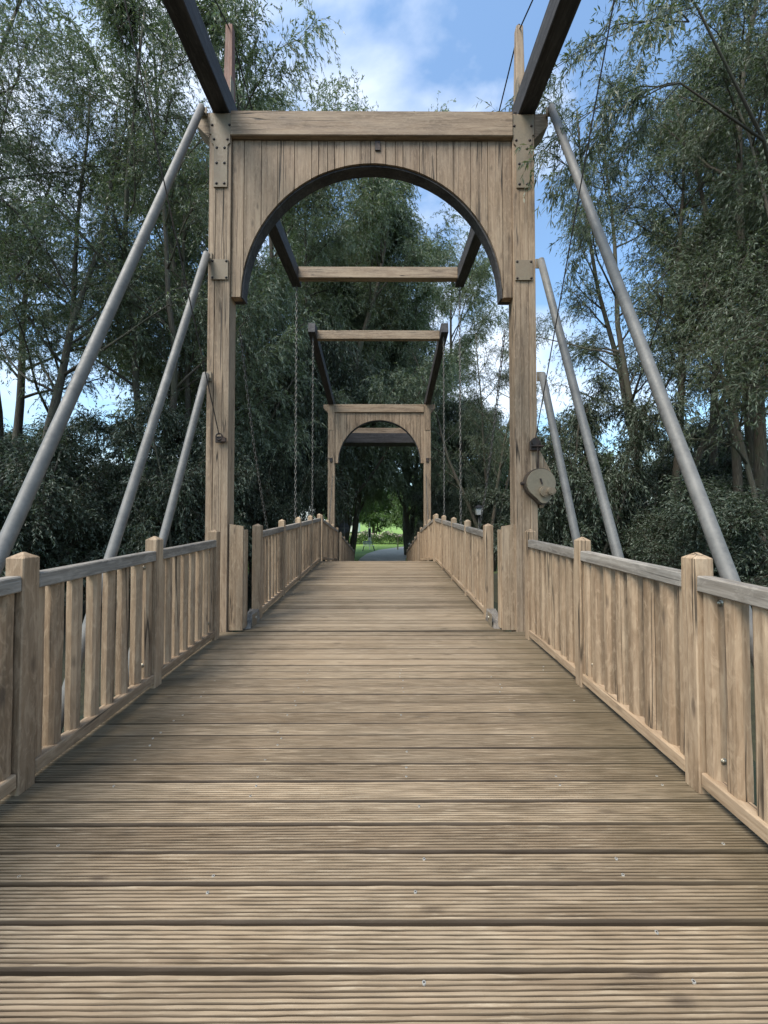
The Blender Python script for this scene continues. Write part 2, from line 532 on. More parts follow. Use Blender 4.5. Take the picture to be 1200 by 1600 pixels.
def railing(label, face, s, posts, zoff=0, hgt=1.17, pw=.092, first_is_gate=False, detail=True, zp=None, group='railings of the drawbridge'):
    """face = x of the bridge-side face; s=+1 left railing (faces +x), -1 right; posts = centre d"""
    xc = face - s * pw / 2
    y0 = posts[0]
    t = thing('wooden_railing', label, 'railing', (xc, y0, zd(y0)), group)
    z = zd
    n_slat_total = 0
    for i, d in enumerate(posts):
        w = pw + .012 if (first_is_gate and i == 0) else pw
        top = hgt - R.uniform(0, .012)
        post_mesh(xc, d, w, z(d) + .001, z(d) + top).build('post', M_RAIL, t)
    for i in range(len(posts) - 1):
        a = posts[i] + pw / 2 + .002; b = posts[i + 1] - pw / 2 - .002
        top = hgt - .155; bot = .075
        xr = face - s * (.036 + .001)
        m = MB(); m.beam((xr, a, z(a) + top), (xr, b, z(b) + top), .072, .078, .006); m.build('top_rail', M_CAP, t)
        m = MB(); m.beam((xr, a, z(a) + bot), (xr, b, z(b) + bot), .066, .072, .006); m.build('bottom_rail', M_RAIL, t)
        L = b - a
        # stiles bolted to the posts
        xs = face - s * .052
        for e, (yy) in enumerate((a + .036, b - .036)):
            st = slat_mesh(xs, yy, .058, .066, z(yy) + bot - .012, z(yy) + top - .037, s)
            so = st.build('stile', M_RAIL, t)
            if detail and e == 1:
                for zz in (.13, .86):
                    bo = bolt_mesh((xs - s * .004, yy - .034, z(yy) + bot + zz), (0, -1, 0)).build('bolt', M_BOLT, so, True)
                    bo.location = Vector(bo.location) - Vector(so.location) if False else bo.location
        nn = 6
        for k in range(nn):
            yy = a + .080 + (L - .160) * (k + .5) / nn + R.uniform(-.004, .004)
            m = slat_mesh(xs + R.uniform(-.002, .002), yy, .062 + R.uniform(-.004, .004), (.060 if s > 0 else .080) + R.uniform(-.007, .008),
                          z(yy) + bot + .030, z(yy) + top - .033, s, R.uniform(-.03, .03))
            m.build('slat', M_RAIL, t)
    return t

AP = [-.28, .82, 1.925, 3.028, 4.10]
railing('railing with pale lit slat edges on the left of the foreground deck', XL, 1, AP)
railing('warm brown railing on the right of the foreground deck, below the winch', XR, -1, AP)
LP = [4.85 + 1.17 * k for k in range(5)]
railing('left railing between the first gate and the crest', LX, 1, LP, hgt=1.2, first_is_gate=True)
railing('right railing between the first gate and the crest', RX, -1, LP, hgt=1.2, first_is_gate=True)
FP = [9.80 + 1.15 * k for k in range(4)]
railing('left railing just over the crest in front of the far gate', LX, 1, FP, hgt=1.2, detail=False)
railing('right railing just over the crest in front of the far gate', RX, -1, FP, hgt=1.2, detail=False)
TP = [14.35 + 1.28 * k for k in range(6)]
railing('left railing going down the ramp behind the far gate', LX, 1, TP, hgt=1.15, detail=False)
railing('right railing going down the ramp behind the far gate', RX, -1, TP, hgt=1.15, detail=False)

# hinge feet: wedge of wood and steel bracket at the first post of the leaf
for s, f in ((1, LX), (-1, RX)):
    side = 'left' if s > 0 else 'right'
    t = thing('hinge_foot', 'grey wedge with steel bracket under the %s post past the first gate' % side, 'bracket', (f, 4.62, zd(4.6)), 'hinge feet of the lifting leaf')
    m = MB(); xo = f - s * .135
    y0, y1 = 4.42, 4.79
    zb = zd(4.45) + .002
    V = [(xo, y0, zb), (f + s*.012, y0 + .02, zb), (f + s*.012, y1, zb), (xo, y1, zb), (xo, y0 + .03, zb + .012), (f - s * .004, y0 + .05, zb + .03), (f - s * .004, y1, zb + .15), (xo + s*.02, y1, zb + .15)]
    F = [(0, 3, 2, 1), (4, 5, 6, 7), (0, 1, 5, 4), (1, 2, 6, 5), (2, 3, 7, 6), (3, 0, 4, 7)]
    if s < 0: F = [q[::-1] for q in F]
    m.add(V, F, [(v[1], v[0], v[2]) for v in V], .9)
    m.build('wedge', M_CAP, t)
    m = MB(); m.box((f + s * .02, 4.56, zb + .075), (.008, .16, .15), None, 1, .002); m.build('bracket', M_PLATE, t)
    m = MB(); m.tube([(f - s * .0, 4.6, zb + .09), (f + s * .034, 4.6, zb + .09)], .018, 12); m.build('pin', M_BOLT, t, True)

# boards closing the gap between tower post and leaf
for s, x0, x1 in ((1, XL + .002, -1.585), (-1, XR - .002, 1.355)):
    side = 'left' if s > 0 else 'right'
    t = thing('filler_board', 'upright rough boards between the first gate and the lifting railing, %s side' % side, 'board', ((x0 + x1) / 2, 4.50, zd(4.5)), 'boards beside the first gate')
    w = (x1 - x0)
    for k in range(2):
        a = x0 + w * k / 2; b = x0 + w * (k + 1) / 2
        zt = [zd(4.4) + 1.205 - abs(a - x0) * .16, zd(4.4) + 1.205 - abs(b - x0) * .16]
        lo, hi = (a, b) if a < b else (b, a)
        zl, zh = (zt[0], zt[1]) if a < b else (zt[1], zt[0])
        m = MB(); m.prism([(lo + .001, zd(4.4) + .005), (hi - .001, zd(4.4) + .005), (hi - .001, zh), (lo + .001, zl)], 4.372, 4.405)
        m.build('board', M_RAIL, t)
    m = MB(); m.box((x1, 4.44, zd(4.4) + .58), (.03, .10, 1.12), None, 2); m.build('edge_board', M_RAIL, t)

# ------------------------------------------------------------------ towers
def tower(label, d, zb, ztop, detail=True):
    CX = -.124
    iw = 1.632; pw = .254; dep = .19
    t = thing('bridge_gate', label, 'gate', (CX, d, zb), 'arched gates of the drawbridge')
    zbm = ztop - .297
    for s in (-1, 1):
        m = MB()
        xa = CX + s * (iw + pw / 2)
        # post made of three upright laminations with small steps
        ws = [.078, .098, .078]; x = xa - pw / 2
        for k, w in enumerate(ws):
            m.box((x + w / 2, d + dep / 2 + (.004 if k == 1 else 0), (zb + ztop) / 2 - .15), (w - .002, dep, ztop - zb - .3 + .6), None, 2, .004, R.uniform(0, .5))
            x += w
        m.build('post', M_TOWER, t)
    m = MB(); m.box((CX, d + .075, ztop - .146), (2 * iw - .002, .21, .292), None, 0, .008, .3); m.build('lintel', M_TOWER, t)
    m = MB()
    for s in (-1, 1):
        x0 = CX + s * (iw + pw + .002); x1 = x0 + s * .16
        pts = [(x0, ztop - .002), (x0, ztop - .30), (x1, ztop - .14), (x1, ztop - .002)]
        if s > 0: pts = pts[::-1]
        pts = pts[::-1] if s < 0 else pts[::-1]
        m = MB(); m.prism(pts, d + .0, d + .2, axis=0)
        m.build('lintel_end', M_TOWER, t)
    # arched infill of upright boards
    ar = 1.52; zs = ztop - 2.153; ah = 1.585
    bk = MB()
    bx = [-iw, -1.49, -1.29, -1.10, -.905, -.71, -.625, -.52, -.44, -.325, -.13, -.02, .16, .27, .36, .555, .75, .95, 1.15, 1.35, 1.52, iw]
    m = MB()
    bx = sorted(set([round(b, 3) for b in bx]))
    bx[0] = -iw; bx[-1] = iw
    def zarch(x):
        q = 1 - (x / ar) ** 2
        return zs + ah * math.sqrt(q) if q > 0 else zs
    for a, b in zip(bx[:-1], bx[1:]):
        a0, b0 = a, b
        a += .0035; b -= .0035
        n = 8
        xs = [a + (b - a) * i / n for i in range(n + 1)]
        if a < -ar < b or a < ar < b:
            xs = sorted(xs + [-ar + .0001 if a < 0 else ar - .0001])
        lo = [(CX + x, zarch(x)) for x in xs]
        hi = [(CX + b, zbm - .004), (CX + a, zbm - .004)]
        ju = R.uniform(-.002, .002)
        m.prism(lo + hi, d + .028 + ju, d + .12, R.uniform(0, .9))
        xs = [a0 + (b0 - a0) * i / n for i in range(n + 1)]
        if a0 < -ar < b0 or a0 < ar < b0: xs = sorted(xs + [-ar + .0001 if a0 < 0 else ar - .0001])
        bk.prism([(CX + x, zarch(x) + .002) for x in xs] + [(CX + b0, zbm - .006), (CX + a0, zbm - .006)], d + .124, d + .19, .8)
    m.build('arch_panel', M_TOWER, t)
    bk.build('arch_backing', M_ARM, t)
    # dark soffit lining
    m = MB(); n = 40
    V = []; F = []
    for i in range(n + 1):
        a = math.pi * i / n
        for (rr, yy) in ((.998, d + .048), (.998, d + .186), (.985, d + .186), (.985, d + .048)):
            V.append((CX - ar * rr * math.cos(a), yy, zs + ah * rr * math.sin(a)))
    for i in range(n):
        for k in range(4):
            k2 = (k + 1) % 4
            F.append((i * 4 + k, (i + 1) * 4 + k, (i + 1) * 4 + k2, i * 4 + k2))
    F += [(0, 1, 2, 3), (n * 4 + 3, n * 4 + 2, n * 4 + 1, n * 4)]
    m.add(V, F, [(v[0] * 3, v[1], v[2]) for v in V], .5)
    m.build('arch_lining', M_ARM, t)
    if detail:
        for s in (-1, 1):
            xa = CX + s * (iw + pw / 2) - s * .01
            m = MB()
            zz = ztop - .03
            pr = [(-.130, 0), (-.130, -.235), (-.108, -.235), (-.108, -.335), (-.078, -.365), (-.078, -.86), (.078, -.86), (.078, -.365), (.108, -.335), (.108, -.235), (.130, -.235), (.130, 0)]
            m.prism([(xa + a, zz + b) for a, b in pr], d - .014, d - .002)
            pl = m.build('steel_plate', M_PLATE, t)
            for bx_, bz in ((-.1, -.13), (.1, -.13), (-.078, -.30), (.078, -.30), (-.045, -.40), (.045, -.40), (-.045, -.58), (.045, -.58), (-.045, -.82), (.045, -.82)):
                bolt_mesh((xa + bx_, d - .014, zz + bz), (0, -1, 0), .012).build('bolt', M_DARK, pl, True)
            z2 = P(343, 422, d).z
            m = MB(); m.box((xa, d - .009, z2), (.20, .012, .235), None, 2, .002); p2 = m.build('steel_plate', M_PLATE, t)
            for a in (-1, 1):
                for b in (-1, 1):
                    bolt_mesh((xa + a * .08, d - .015, z2 + b * .096), (0, -1, 0), .011).build('bolt', M_DARK, p2, True)
        m = MB(); m.box((CX + .065, d + .02, zbm - .075), (.06, .02, .11), None, 2, .002); m.build('slot_block', M_DARK, t)
        m = MB(); m.box((XR - .004, d + .09, P(803, 753, d).z), (.006, .06, .30), None, 2, .002); m.build('side_strap', M_PLATE, t)
    else:
        for s in (-1, 1):
            xa = CX + s * (iw + pw / 2)
            m = MB(); m.box((xa, d - .006, ztop - .5), (.2, .014, .9), None, 2, .002); m.build('face_board', M_TOWER, t)
            m = MB(); m.box((xa, d - .015, ztop - 2.05), (.10, .03, .16), None, 2, .01)
            m.tube([(xa + .02, d - .03, ztop - 2.0), (xa + s * .2, d - .03, ztop - 1.97)], .012, 8); m.build('latch', M_DARK, t)
    return t

D1 = 4.35; D2 = 14.0
ZT1 = P(585, 177, D1).z
ZT2 = P(598, 632, D2).z
tower('first arched timber gate, large in front, with bolted plates on its posts', D1, zd(D1), ZT1)
tower('far arched timber gate, small in the distance beyond the crest', D2, zd(D2), ZT2, False)

# ------------------------------------------------------------------ balance frames on the gates
def arm_pts(s, d, zb, slope, y): return zb + slope * (y - d)

def balance(label, d, ztop, tip, rear, slope, cbar, mast=True, CX=-.10):
    """tip / rear: y of the arm ends; cbar: y of the cross bar"""
    t = thing('balance_frame', label, 'balance frame', (CX, d + .1, ztop), 'balance frames on top of the gates')
    zc = lambda y: ztop + .155 + slope * abs(y - d) * (1 if (y - d) * (tip - d) > 0 else -1)
    hh = .28; aw = .195
    for s in (-1, 1):
        x = CX + s * (1.685 + aw / 2)
        m = MB(); m.beam((x, tip, zc(tip)), (x, rear, zc(rear)), aw, hh, .008, .5)
        m.build('arm', M_ARM, t)
        if mast:
            sg = 1 if tip > d else -1
            m = MB()
            def tp(p):
                return Vector((p.x * (1 - .25 * (p.z > 0)), p.y * (1 - .35 * (p.z > 0)), p.z))
            zm = zc(d + .2 * sg) + hh / 2
            m.box((x + s * -.01, d + .22 * sg, zm + .50), (.11, .12, 1.0), None, 2, .006, .3, taper=tp)
            m.build('mast', M_RED if s < 0 else M_TOWER, t)
            m = MB(); mt = Vector((x - s * .01, d + .22 * sg, zm + .97))
            m.tube([mt + Vector((0, 0, -.02)), mt + Vector((0, 0, .07))], .02, 8)
            a = Vector((x - s * .01, tip - .15 * sg, zc(tip - .15 * sg) + hh / 2)); b = Vector((x - s * .01, rear + .1 * sg, zc(rear + .1 * sg) + hh / 2))
            m.tube([mt, a], .009, 6); m.tube([mt, b], .009, 6)
            m.build('stay_cable', M_DARK, t)
            m = MB(); m.box((x - s * .06, d + .17 * sg, zm + .03), (.012, .10, .5), None, 2, .002); m.build('mast_strap', M_PLATE, t)
        m = MB(); m.tube([(x - aw / 2 - .03, d + .1, zc(d) - .06), (x + aw / 2 + .03, d + .1, zc(d) - .06)], .03, 12); m.build('pivot', M_DARK, t)
    m = MB(); m.box((CX, cbar, zc(cbar) + .01), (3.368, .15, .235), None, 0, .006, .2)
    m.build('crossbar', M_TOWER, t)
    rs = 1 if rear > d else -1
    m = MB(); m.box((CX, rear - .25 * rs, zc(rear) + .04), (3.368, .22, .24), None, 0, .006, .4); m.build('crossbar', M_TOWER, t)
    m = MB(); m.box((CX, rear - .05 * rs, zc(rear) - .30), (3.3, .85, .42), None, 0, .01, .8); m.build('counterweight', M_ARM, t)
    return t

TIP1 = 8.18
zc_tip = P(468, 445, TIP1).z
SL1 = (zc_tip - ZT1) / (TIP1 - D1)
balance('dark beams with crossbar balanced on top of the first gate', D1, ZT1, TIP1 + .12, 2.05, SL1, TIP1 - .12)
TIP2 = 10.15
SL2 = (P(598, 534, 10.5).z - ZT2) / (D2 - 10.5)
balance('dark beams with crossbar balanced on top of the far gate', D2, ZT2, TIP2, 16.9, SL2, 10.5, False, -.12)

# ------------------------------------------------------------------ chains
def link_mesh(mb, c, d, u, L=.105, wd=.036, r=.0085):
    d = Vector(d).normalized(); u = (Vector(u) - d * Vector(u).dot(d)).normalized()
    w = d.cross(u)
    pts = []
    hl = L / 2 - wd / 2
    for i in range(10):
        a = 2 * math.pi * i / 10
        px = math.cos(a) * wd / 2; py = math.sin(a) * wd / 2
        pts.append(c + u * px + d * (py + (hl if py > 0 else -hl)))
    n = 5; V = []; F = []
    m = len(pts)
    for i, p in enumerate(pts):
        t = (pts[(i + 1) % m] - pts[i - 1]).normalized(); o = w
        q = t.cross(o)
        for k in range(n):
            a = 2 * math.pi * k / n
            V.append(p + (o * math.cos(a) + q * math.sin(a)) * r)
    for i in range(m):
        i2 = (i + 1) % m
        for k in range(n):
            k2 = (k + 1) % n
            F.append((i * n + k, i * n + k2, i2 * n + k2, i2 * n + k))
    mb.add(V, F, V, .5)

def chain(label, a, b, sag=0.0, sc=.78):
    a = Vector(a); b = Vector(b)
    n = 80
    pts = [a.lerp(b, i / n) - Vector((0, 0, sag * 4 * (i / n) * (1 - i / n))) for i in range(n + 1)]
    mb = MB(); pitch = .085 * sc
    acc = [0]
    for i in range(n): acc.append(acc[-1] + (pts[i + 1] - pts[i]).length)
    N = int(acc[-1] / pitch)
    j = 0
    for k in range(N):
        s = (k + .5) * pitch
        while j < n - 1 and acc[j + 1] < s: j += 1
        f = (s - acc[j]) / max(1e-6, acc[j + 1] - acc[j])
        c = pts[j].lerp(pts[j + 1], f); d = pts[j + 1] - pts[j]
        u = Vector((1, .25, 0)) if k % 2 else Vector((-.25, 1, 0))
        link_mesh(mb, c, d, u, .105 * sc, .040 * sc, .0085 * sc)
    o = mb.build('chain', M_CHAIN, None, True, org=b)
    return tag(o, label, 'chain', 'chains of the drawbridge')

for s, px in ((-1, 463), (1, 720)):
    side = 'left' if s < 0 else 'right'
    top = P(px, 443, TIP1 + .02); top.x = -.10 + s * 1.765
    chain('taut lifting chain hanging from the first balance frame, %s side' % side, top, (top.x, TIP1 + .02, zd(TIP1) - .02), 0, .9)
    x2 = -.12 + s * 1.77
    ty = TIP2 + .15
    chain('taut lifting chain hanging from the far balance frame, %s side' % side, (x2, ty, ZT2 + .03 + SL2 * (D2 - ty)), (x2, ty, zd(ty) - .02), 0, .9)
    xs = -.124 + s * 1.60
    chain('slack safety chain curving down from the back of the first gate, %s post' % side, (xs, D1 + .24, P(598, 500, D1).z), (-.15 + s * 1.60, 6.75, zd(6.75) + .1), .55, .68)
    chain('slack safety chain beside the far gate, %s post' % side, (-.124 + s * 1.70, D2 - .05, 1.7), (-.14 + s * 1.62, 12.0, zd(12.0) + .6), .28, .8)
    # landing lugs that carry the chains on the leaf
    t = tag((lambda m: (m.box((s * 1.72 - .12, TIP1 + .02, zd(TIP1) - .05), (.30, .10, .06), None, 0, .006), m.build('chain_lug', M_DARK, None, org=(s * 1.72 - .12, TIP1, zd(TIP1) - .05)))[1])(MB()),
            'iron lug holding the lifting chain at the leaf edge, %s side' % side, 'lug')

# ------------------------------------------------------------------ steel struts
def strut(label, a, b, r=.038):
    a = Vector(a); b = Vector(b)
    d = (b - a).normalized()
    e = a + d * ((a.z + 2.55) / -d.z)
    t = thing('steel_strut', label, 'strut', e, 'steel pipes propping the first gate')
    m = MB(); n = 12
    m.tube([a.lerp(e, i / n) for i in range(n + 1)], r, 24)
    m.build('pipe', M_PIPE, t, True)
    m = MB(); x = .0
    m.box(a + Vector((0, .04, -.01)), (.09, .012, .11), None, 2, .003); m.build('head_plate', M_PLATE, t)
    m = MB(); m.box(e - Vector((0, 0, .0)), (.25, .25, .02), None, 2, .003); m.build('foot_plate', M_PLATE, t)
names = ['longest and nearest', 'middle', 'shortest and farthest']
for i, (tp, bp, cz) in enumerate((((315, 168), (-6, 880), 2.13), ((323, 397), (175, 862), 2.98), ((322, 585), (254, 845), 3.67))):
    a = P(tp[0], tp[1], D1 - .05); b = P(bp[0], bp[1], cz)
    strut('%s of the three sloping grey pipes left of the first gate' % names[i], a, b)
for i, (tp, bp, cz) in enumerate((((861, 168), (1141, 905), 2.05), ((845, 407), (965, 867), 3.02), ((847, 585), (900, 840), 3.67))):
    a = P(tp[0], tp[1], D1 - .05); b = P(bp[0], bp[1], cz)
    strut('%s of the three sloping grey pipes right of the first gate' % names[i], a, b)

# ------------------------------------------------------------------ hauling cables, eye and winch
a = P(344, 683, D1 - .02)
t = thing('hauling_cable', 'thin black cable tied to a rusty eye on the left post of the first gate', 'cable', a, 'hauling cables')
top = Vector((-1.90, 2.30, ZT1 + SL1 * (2.3 - D1) + .02))
m = MB(); m.tube([a + Vector((0, -.03, .02)), a.lerp(top, .5) + Vector((0, 0, -.02)), top], .006, 6); m.build('cable', M_DARK, t)
m = MB()
for i in range(14):
    q0 = 2 * math.pi * i / 14; q1 = 2 * math.pi * (i + 1) / 14
    c = a + Vector((0, -.03, -.0))
    m.tube([c + Vector((math.cos(q0) * .035, 0, math.sin(q0) * .035)), c + Vector((math.cos(q1) * .035, 0, math.sin(q1) * .035))], .008, 6)
m.box(a + Vector((0, -.006, -.03)), (.10, .02, .07), None, 0, .004); m.box(a + Vector((.05, -.02, -.035)), (.05, .03, .05), None, 0, .004)
m.build('eye_bolt', M_DARK, t)
a = P(834, 690, D1 - .02)
t = thing('hauling_cable', 'thin black cable running over a rusty pulley on the right post of the first gate', 'cable', a, 'hauling cables')
top = Vector((1.69, 2.30, ZT1 + SL1 * (2.3 - D1) + .02))
m = MB(); m.tube([a + Vector((.0, -.05, .02)), a.lerp(top, .5) + Vector((0, 0, -.02)), top], .006, 6)
m.tube([a + Vector((.02, -.05, -.02)), P(842, 745, D1 - .07)], .006, 6); m.build('cable', M_DARK, t)
m = MB(); m.tube([a + Vector((.0, -.02, -.01)), a + Vector((.0, -.06, -.01))], .045, 16); m.box(a + Vector((0.01, -.015, -.05)), (.12, .035, .11), None, 0, .006)
m.tube([a + Vector((-.05, -.05, -.06)), a + Vector((.09, -.05, -.06))], .012, 8)
m.build('pulley', M_DARK, t)

wc = P(845, 755, D1 - .09)
t = thing('hand_winch', 'round grey hand winch bolted beside the right post of the first gate', 'winch', wc)
m = MB()
zz = wc.z
m.prism([(XR + .258, zz - .27), (XR + .30, zz - .27), (XR + .44, zz + .02), (XR + .44, zz + .05), (XR + .258, zz + .40)], D1 + .01, D1 + .08); m.build('backing_board', M_RAIL, t)
def disc(mb, c, r, th, n=28, drop=0.0, rb=0.0, dx=0):
    pts = []
    for i in range(n):
        q = 2 * math.pi * i / n
        pts.append((c.x + r * math.cos(q), c.z + r * math.sin(q)))
    mb.prism(pts, c.y, c.y + th, .5)
m = MB(); rr = .172; pts = []
lo = Vector((wc.x + .03, 0, wc.z - .165))
for i in range(33):
    q = math.radians(-42 + 272 * i / 32)
    pts.append((wc.x + rr * math.cos(q), wc.z + rr * math.sin(q)))
for i in range(9):
    q = math.radians(205 + 125 * i / 8)
    pts.append((lo.x + .075 * math.cos(q), lo.z + .075 * math.sin(q)))
m.prism(pts, wc.y + .005, wc.y + .085, .5); m.build('housing', M_WINCHD, t)
m = MB(); m.prism([((x - wc.x) * .93 + wc.x, (z - wc.z) * .93 + wc.z) for x, z in pts], wc.y - .018, wc.y + .0048, .5); m.build('cover', M_WINCH, t)
m = MB(); h1 = Vector((wc.x + .030, wc.y - .02, wc.z - .095))
m.tube([h1, h1 + Vector((0, -.04, 0))], .060, 24); m.tube([h1 + Vector((0, -.04, 0)), h1 + Vector((0, -.046, 0))], .045, 24); m.build('crank_hub', M_PLATE, t)
m = MB(); m.tube([h1 + Vector((.045, -.04, .0)), h1 + Vector((.045, -.10, .0))], .042, 20); m.tube([h1 + Vector((.045, -.10, 0)), h1 + Vector((.045, -.105, 0))], .030, 16)
m.build('crank_socket', M_PLATE, t)
m = MB(); m.tube([wc + Vector((-.012, -.022, .05)), wc + Vector((.006, -.022, -.01))], .010, 6); m.tube([wc + Vector((-.205, .05, .0)), wc + Vector((-.15, .05, .0))], .02, 8); m.build('latch', M_DARK, t)

# ------------------------------------------------------------------ foliage
def leaf_mat(name, c1, c2, c3, tr=.35):
    t = NT(name)
    tone = t.attr('tone')
    col = t.ramp(tone, [(0, c1), (.55, c2), (1, c3)])
    geo = t.n('NewGeometry')
    pale = t.mix(.5, col, (.22, .26, .20))
    col = t.mix(geo.outputs['Backfacing'], col, pale)
    p = t.n('BsdfPrincipled'); t.l(col, p.inputs['Base Color']); p.inputs['Roughness'].default_value = .45
    p.inputs['Specular IOR Level'].default_value = .45
    tb = t.n('BsdfTranslucent'); t.l(t.mix(1.0, col, (.85, 1.0, .45), 'MULTIPLY'), tb.inputs['Color'])
    mxs = t.n('MixShader'); mxs.inputs[0].default_value = tr
    t.l(p.outputs[0], mxs.inputs[1]); t.l(tb.outputs[0], mxs.inputs[2]); t.l(mxs.outputs[0], t.out.inputs['Surface'])
    return t.m
M_LEAF = leaf_mat('willow_leaf', (.036, .056, .030), (.075, .10, .055), (.15, .175, .105))
M_LEAFP = leaf_mat('silver_willow_leaf', (.09, .12, .072), (.16, .195, .125), (.27, .30, .21))
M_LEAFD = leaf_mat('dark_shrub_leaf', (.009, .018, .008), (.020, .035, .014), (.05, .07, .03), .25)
M_LEAFB = leaf_mat('bright_leaf', (.045, .09, .018), (.09, .17, .035), (.16, .26, .06), .4)
def bark():
    t = NT('bark'); g = t.attr('gc', True); tc = t.n('TexCoord')
    a = t.noise(g, 1, 6, .65, .4, (4, 30, 30)); b = t.noise(tc.outputs['Object'], 1.2, 4, .6)
    col = t.ramp(a, [(.3, (.025, .02, .015)), (.55, (.09, .075, .055)), (.75, (.17, .15, .11))])
    col = t.mix(t.ramp(b, [(.45, 0.0), (.6, .5)]), col, (.07, .08, .045))
    t.princ(col, .9, 0, t.bump(a, .8, .02))
    return t.m
M_BARK = bark()

def leaves_mesh(name, P0, D, L, Wd, tone, mats, tw=None):
    """numpy: P0 n x3 leaf bases, D unit directions"""
    n = len(P0)
    rng = np.random.default_rng(n)
    r = rng.normal(size=(n, 3)); s = np.cross(D, r); s /= np.linalg.norm(s, axis=1)[:, None] + 1e-9
    mid = P0 + D * (L * .45)[:, None]
    V = np.empty((n, 4, 3), np.float32)
    V[:, 0] = P0; V[:, 1] = mid + s * (Wd / 2)[:, None]; V[:, 2] = P0 + D * L[:, None]; V[:, 3] = mid - s * (Wd / 2)[:, None]
    V[:, 2, 2] -= L * .12
    verts = V.reshape(-1, 3)
    nf = n
    tv = np.repeat(tone, 4)
    loops = np.arange(4 * n, dtype=np.int32)
    starts = np.arange(0, 4 * n, 4, dtype=np.int32); tot = np.full(n, 4, np.int32); mi = np.zeros(n, np.int32)
    if tw is not None:
        A, B, rad = tw            # twig segments as thin 3-sided prisms
        k = len(A)
        d = B - A; d /= np.linalg.norm(d, axis=1)[:, None] + 1e-9
        u = np.cross(d, np.array([.3, .5, .8])); u /= np.linalg.norm(u, axis=1)[:, None] + 1e-9
        w = np.cross(d, u)
        TV = np.empty((k, 6, 3), np.float32)
        for j in range(3):
            a = 2 * math.pi * j / 3
            o = (u * math.cos(a) + w * math.sin(a)) * rad[:, None]
            TV[:, j] = A + o; TV[:, 3 + j] = B + o * .6
        base = 4 * n + np.arange(k)[:, None] * 6
        q = np.concatenate([base + np.array([[0, 1, 4, 3]]), base + np.array([[1, 2, 5, 4]]), base + np.array([[2, 0, 3, 5]])], 1).ravel().astype(np.int32)
        verts = np.concatenate([verts, TV.reshape(-1, 3)]); tv = np.concatenate([tv, np.full(6 * k, .5)])
        loops = np.concatenate([loops, q]); starts = np.arange(0, len(loops), 4, dtype=np.int32)
        tot = np.full(n + 3 * k, 4, np.int32); mi = np.concatenate([mi, np.ones(3 * k, np.int32)])
    me = bpy.data.meshes.new(name)
    me.vertices.add(len(verts)); me.vertices.foreach_set('co', verts.astype(np.float32).ravel())
    me.loops.add(len(loops)); me.loops.foreach_set('vertex_index', loops)
    me.polygons.add(len(starts)); me.polygons.foreach_set('loop_start', starts); me.polygons.foreach_set('loop_total', tot)
    for m in mats: me.materials.append(m)
    me.polygons.foreach_set('material_index', mi)
    a = me.attributes.new('tone', 'FLOAT', 'POINT'); a.data.foreach_set('value', tv.astype(np.float32))
    a = me.attributes.new('gc', 'FLOAT_VECTOR', 'POINT'); a.data.foreach_set('vector', verts.astype(np.float32).ravel())
    me.update(calc_edges=True)
    me.validate()
    return me

def twigs(nodes, dirs, n_tw, per, length, droop, up, seed, L=(.09, .14), Wd=(.018, .028), spread=.8, r=.004):
    rng = np.random.default_rng(seed)
    nodes = np.array(nodes); dirs = np.array(dirs)
    i = rng.integers(0, len(nodes), n_tw)
    o = nodes[i] + rng.normal(size=(n_tw, 3)) * .05
    d = dirs[i] + rng.normal(size=(n_tw, 3)) * spread; d[:, 2] += up
    d /= np.linalg.norm(d, axis=1)[:, None]
    ln = rng.uniform(length[0], length[1], n_tw)
    clump = rng.uniform(0, 1, len(nodes))[i]
    K = 4
    pts = [o]; dd = d.copy()
    for k in range(K):
        nd = dd.copy(); nd[:, 2] -= droop * (k + .5) / K; nd += rng.normal(size=(n_tw, 3)) * .12
        nd /= np.linalg.norm(nd, axis=1)[:, None]
        pts.append(pts[-1] + nd * (ln / K)[:, None]); dd = nd
    pts = np.array(pts)            # K+1,n,3
    t = rng.uniform(.08, 1, (n_tw, per)) * K
    k = np.minimum(t.astype(int), K - 1); f = t - k
    ii = np.arange(n_tw)[:, None]
    A = pts[k, ii]; B = pts[k + 1, ii]
    pos = (A + (B - A) * f[..., None]).reshape(-1, 3)
    dr = (B - A); dr /= np.linalg.norm(dr, axis=2)[..., None]
    dr = dr.reshape(-1, 3) + rng.normal(size=(n_tw * per, 3)) * .5
    dr[:, 2] -= .15
    dr /= np.linalg.norm(dr, axis=1)[:, None]
    n = len(pos)
    Ls = rng.uniform(L[0], L[1], n); Ws = rng.uniform(Wd[0], Wd[1], n)
    tone = np.clip(np.repeat(clump, per) * .55 + rng.uniform(0, .5, n), 0, 1)
    TA = pts[:-1].reshape(-1, 3); TB = pts[1:].reshape(-1, 3)
    rad = np.repeat(np.linspace(r, r * .4, K), n_tw)
    return pos, dr, Ls, Ws, tone, (TA, TB, rad)

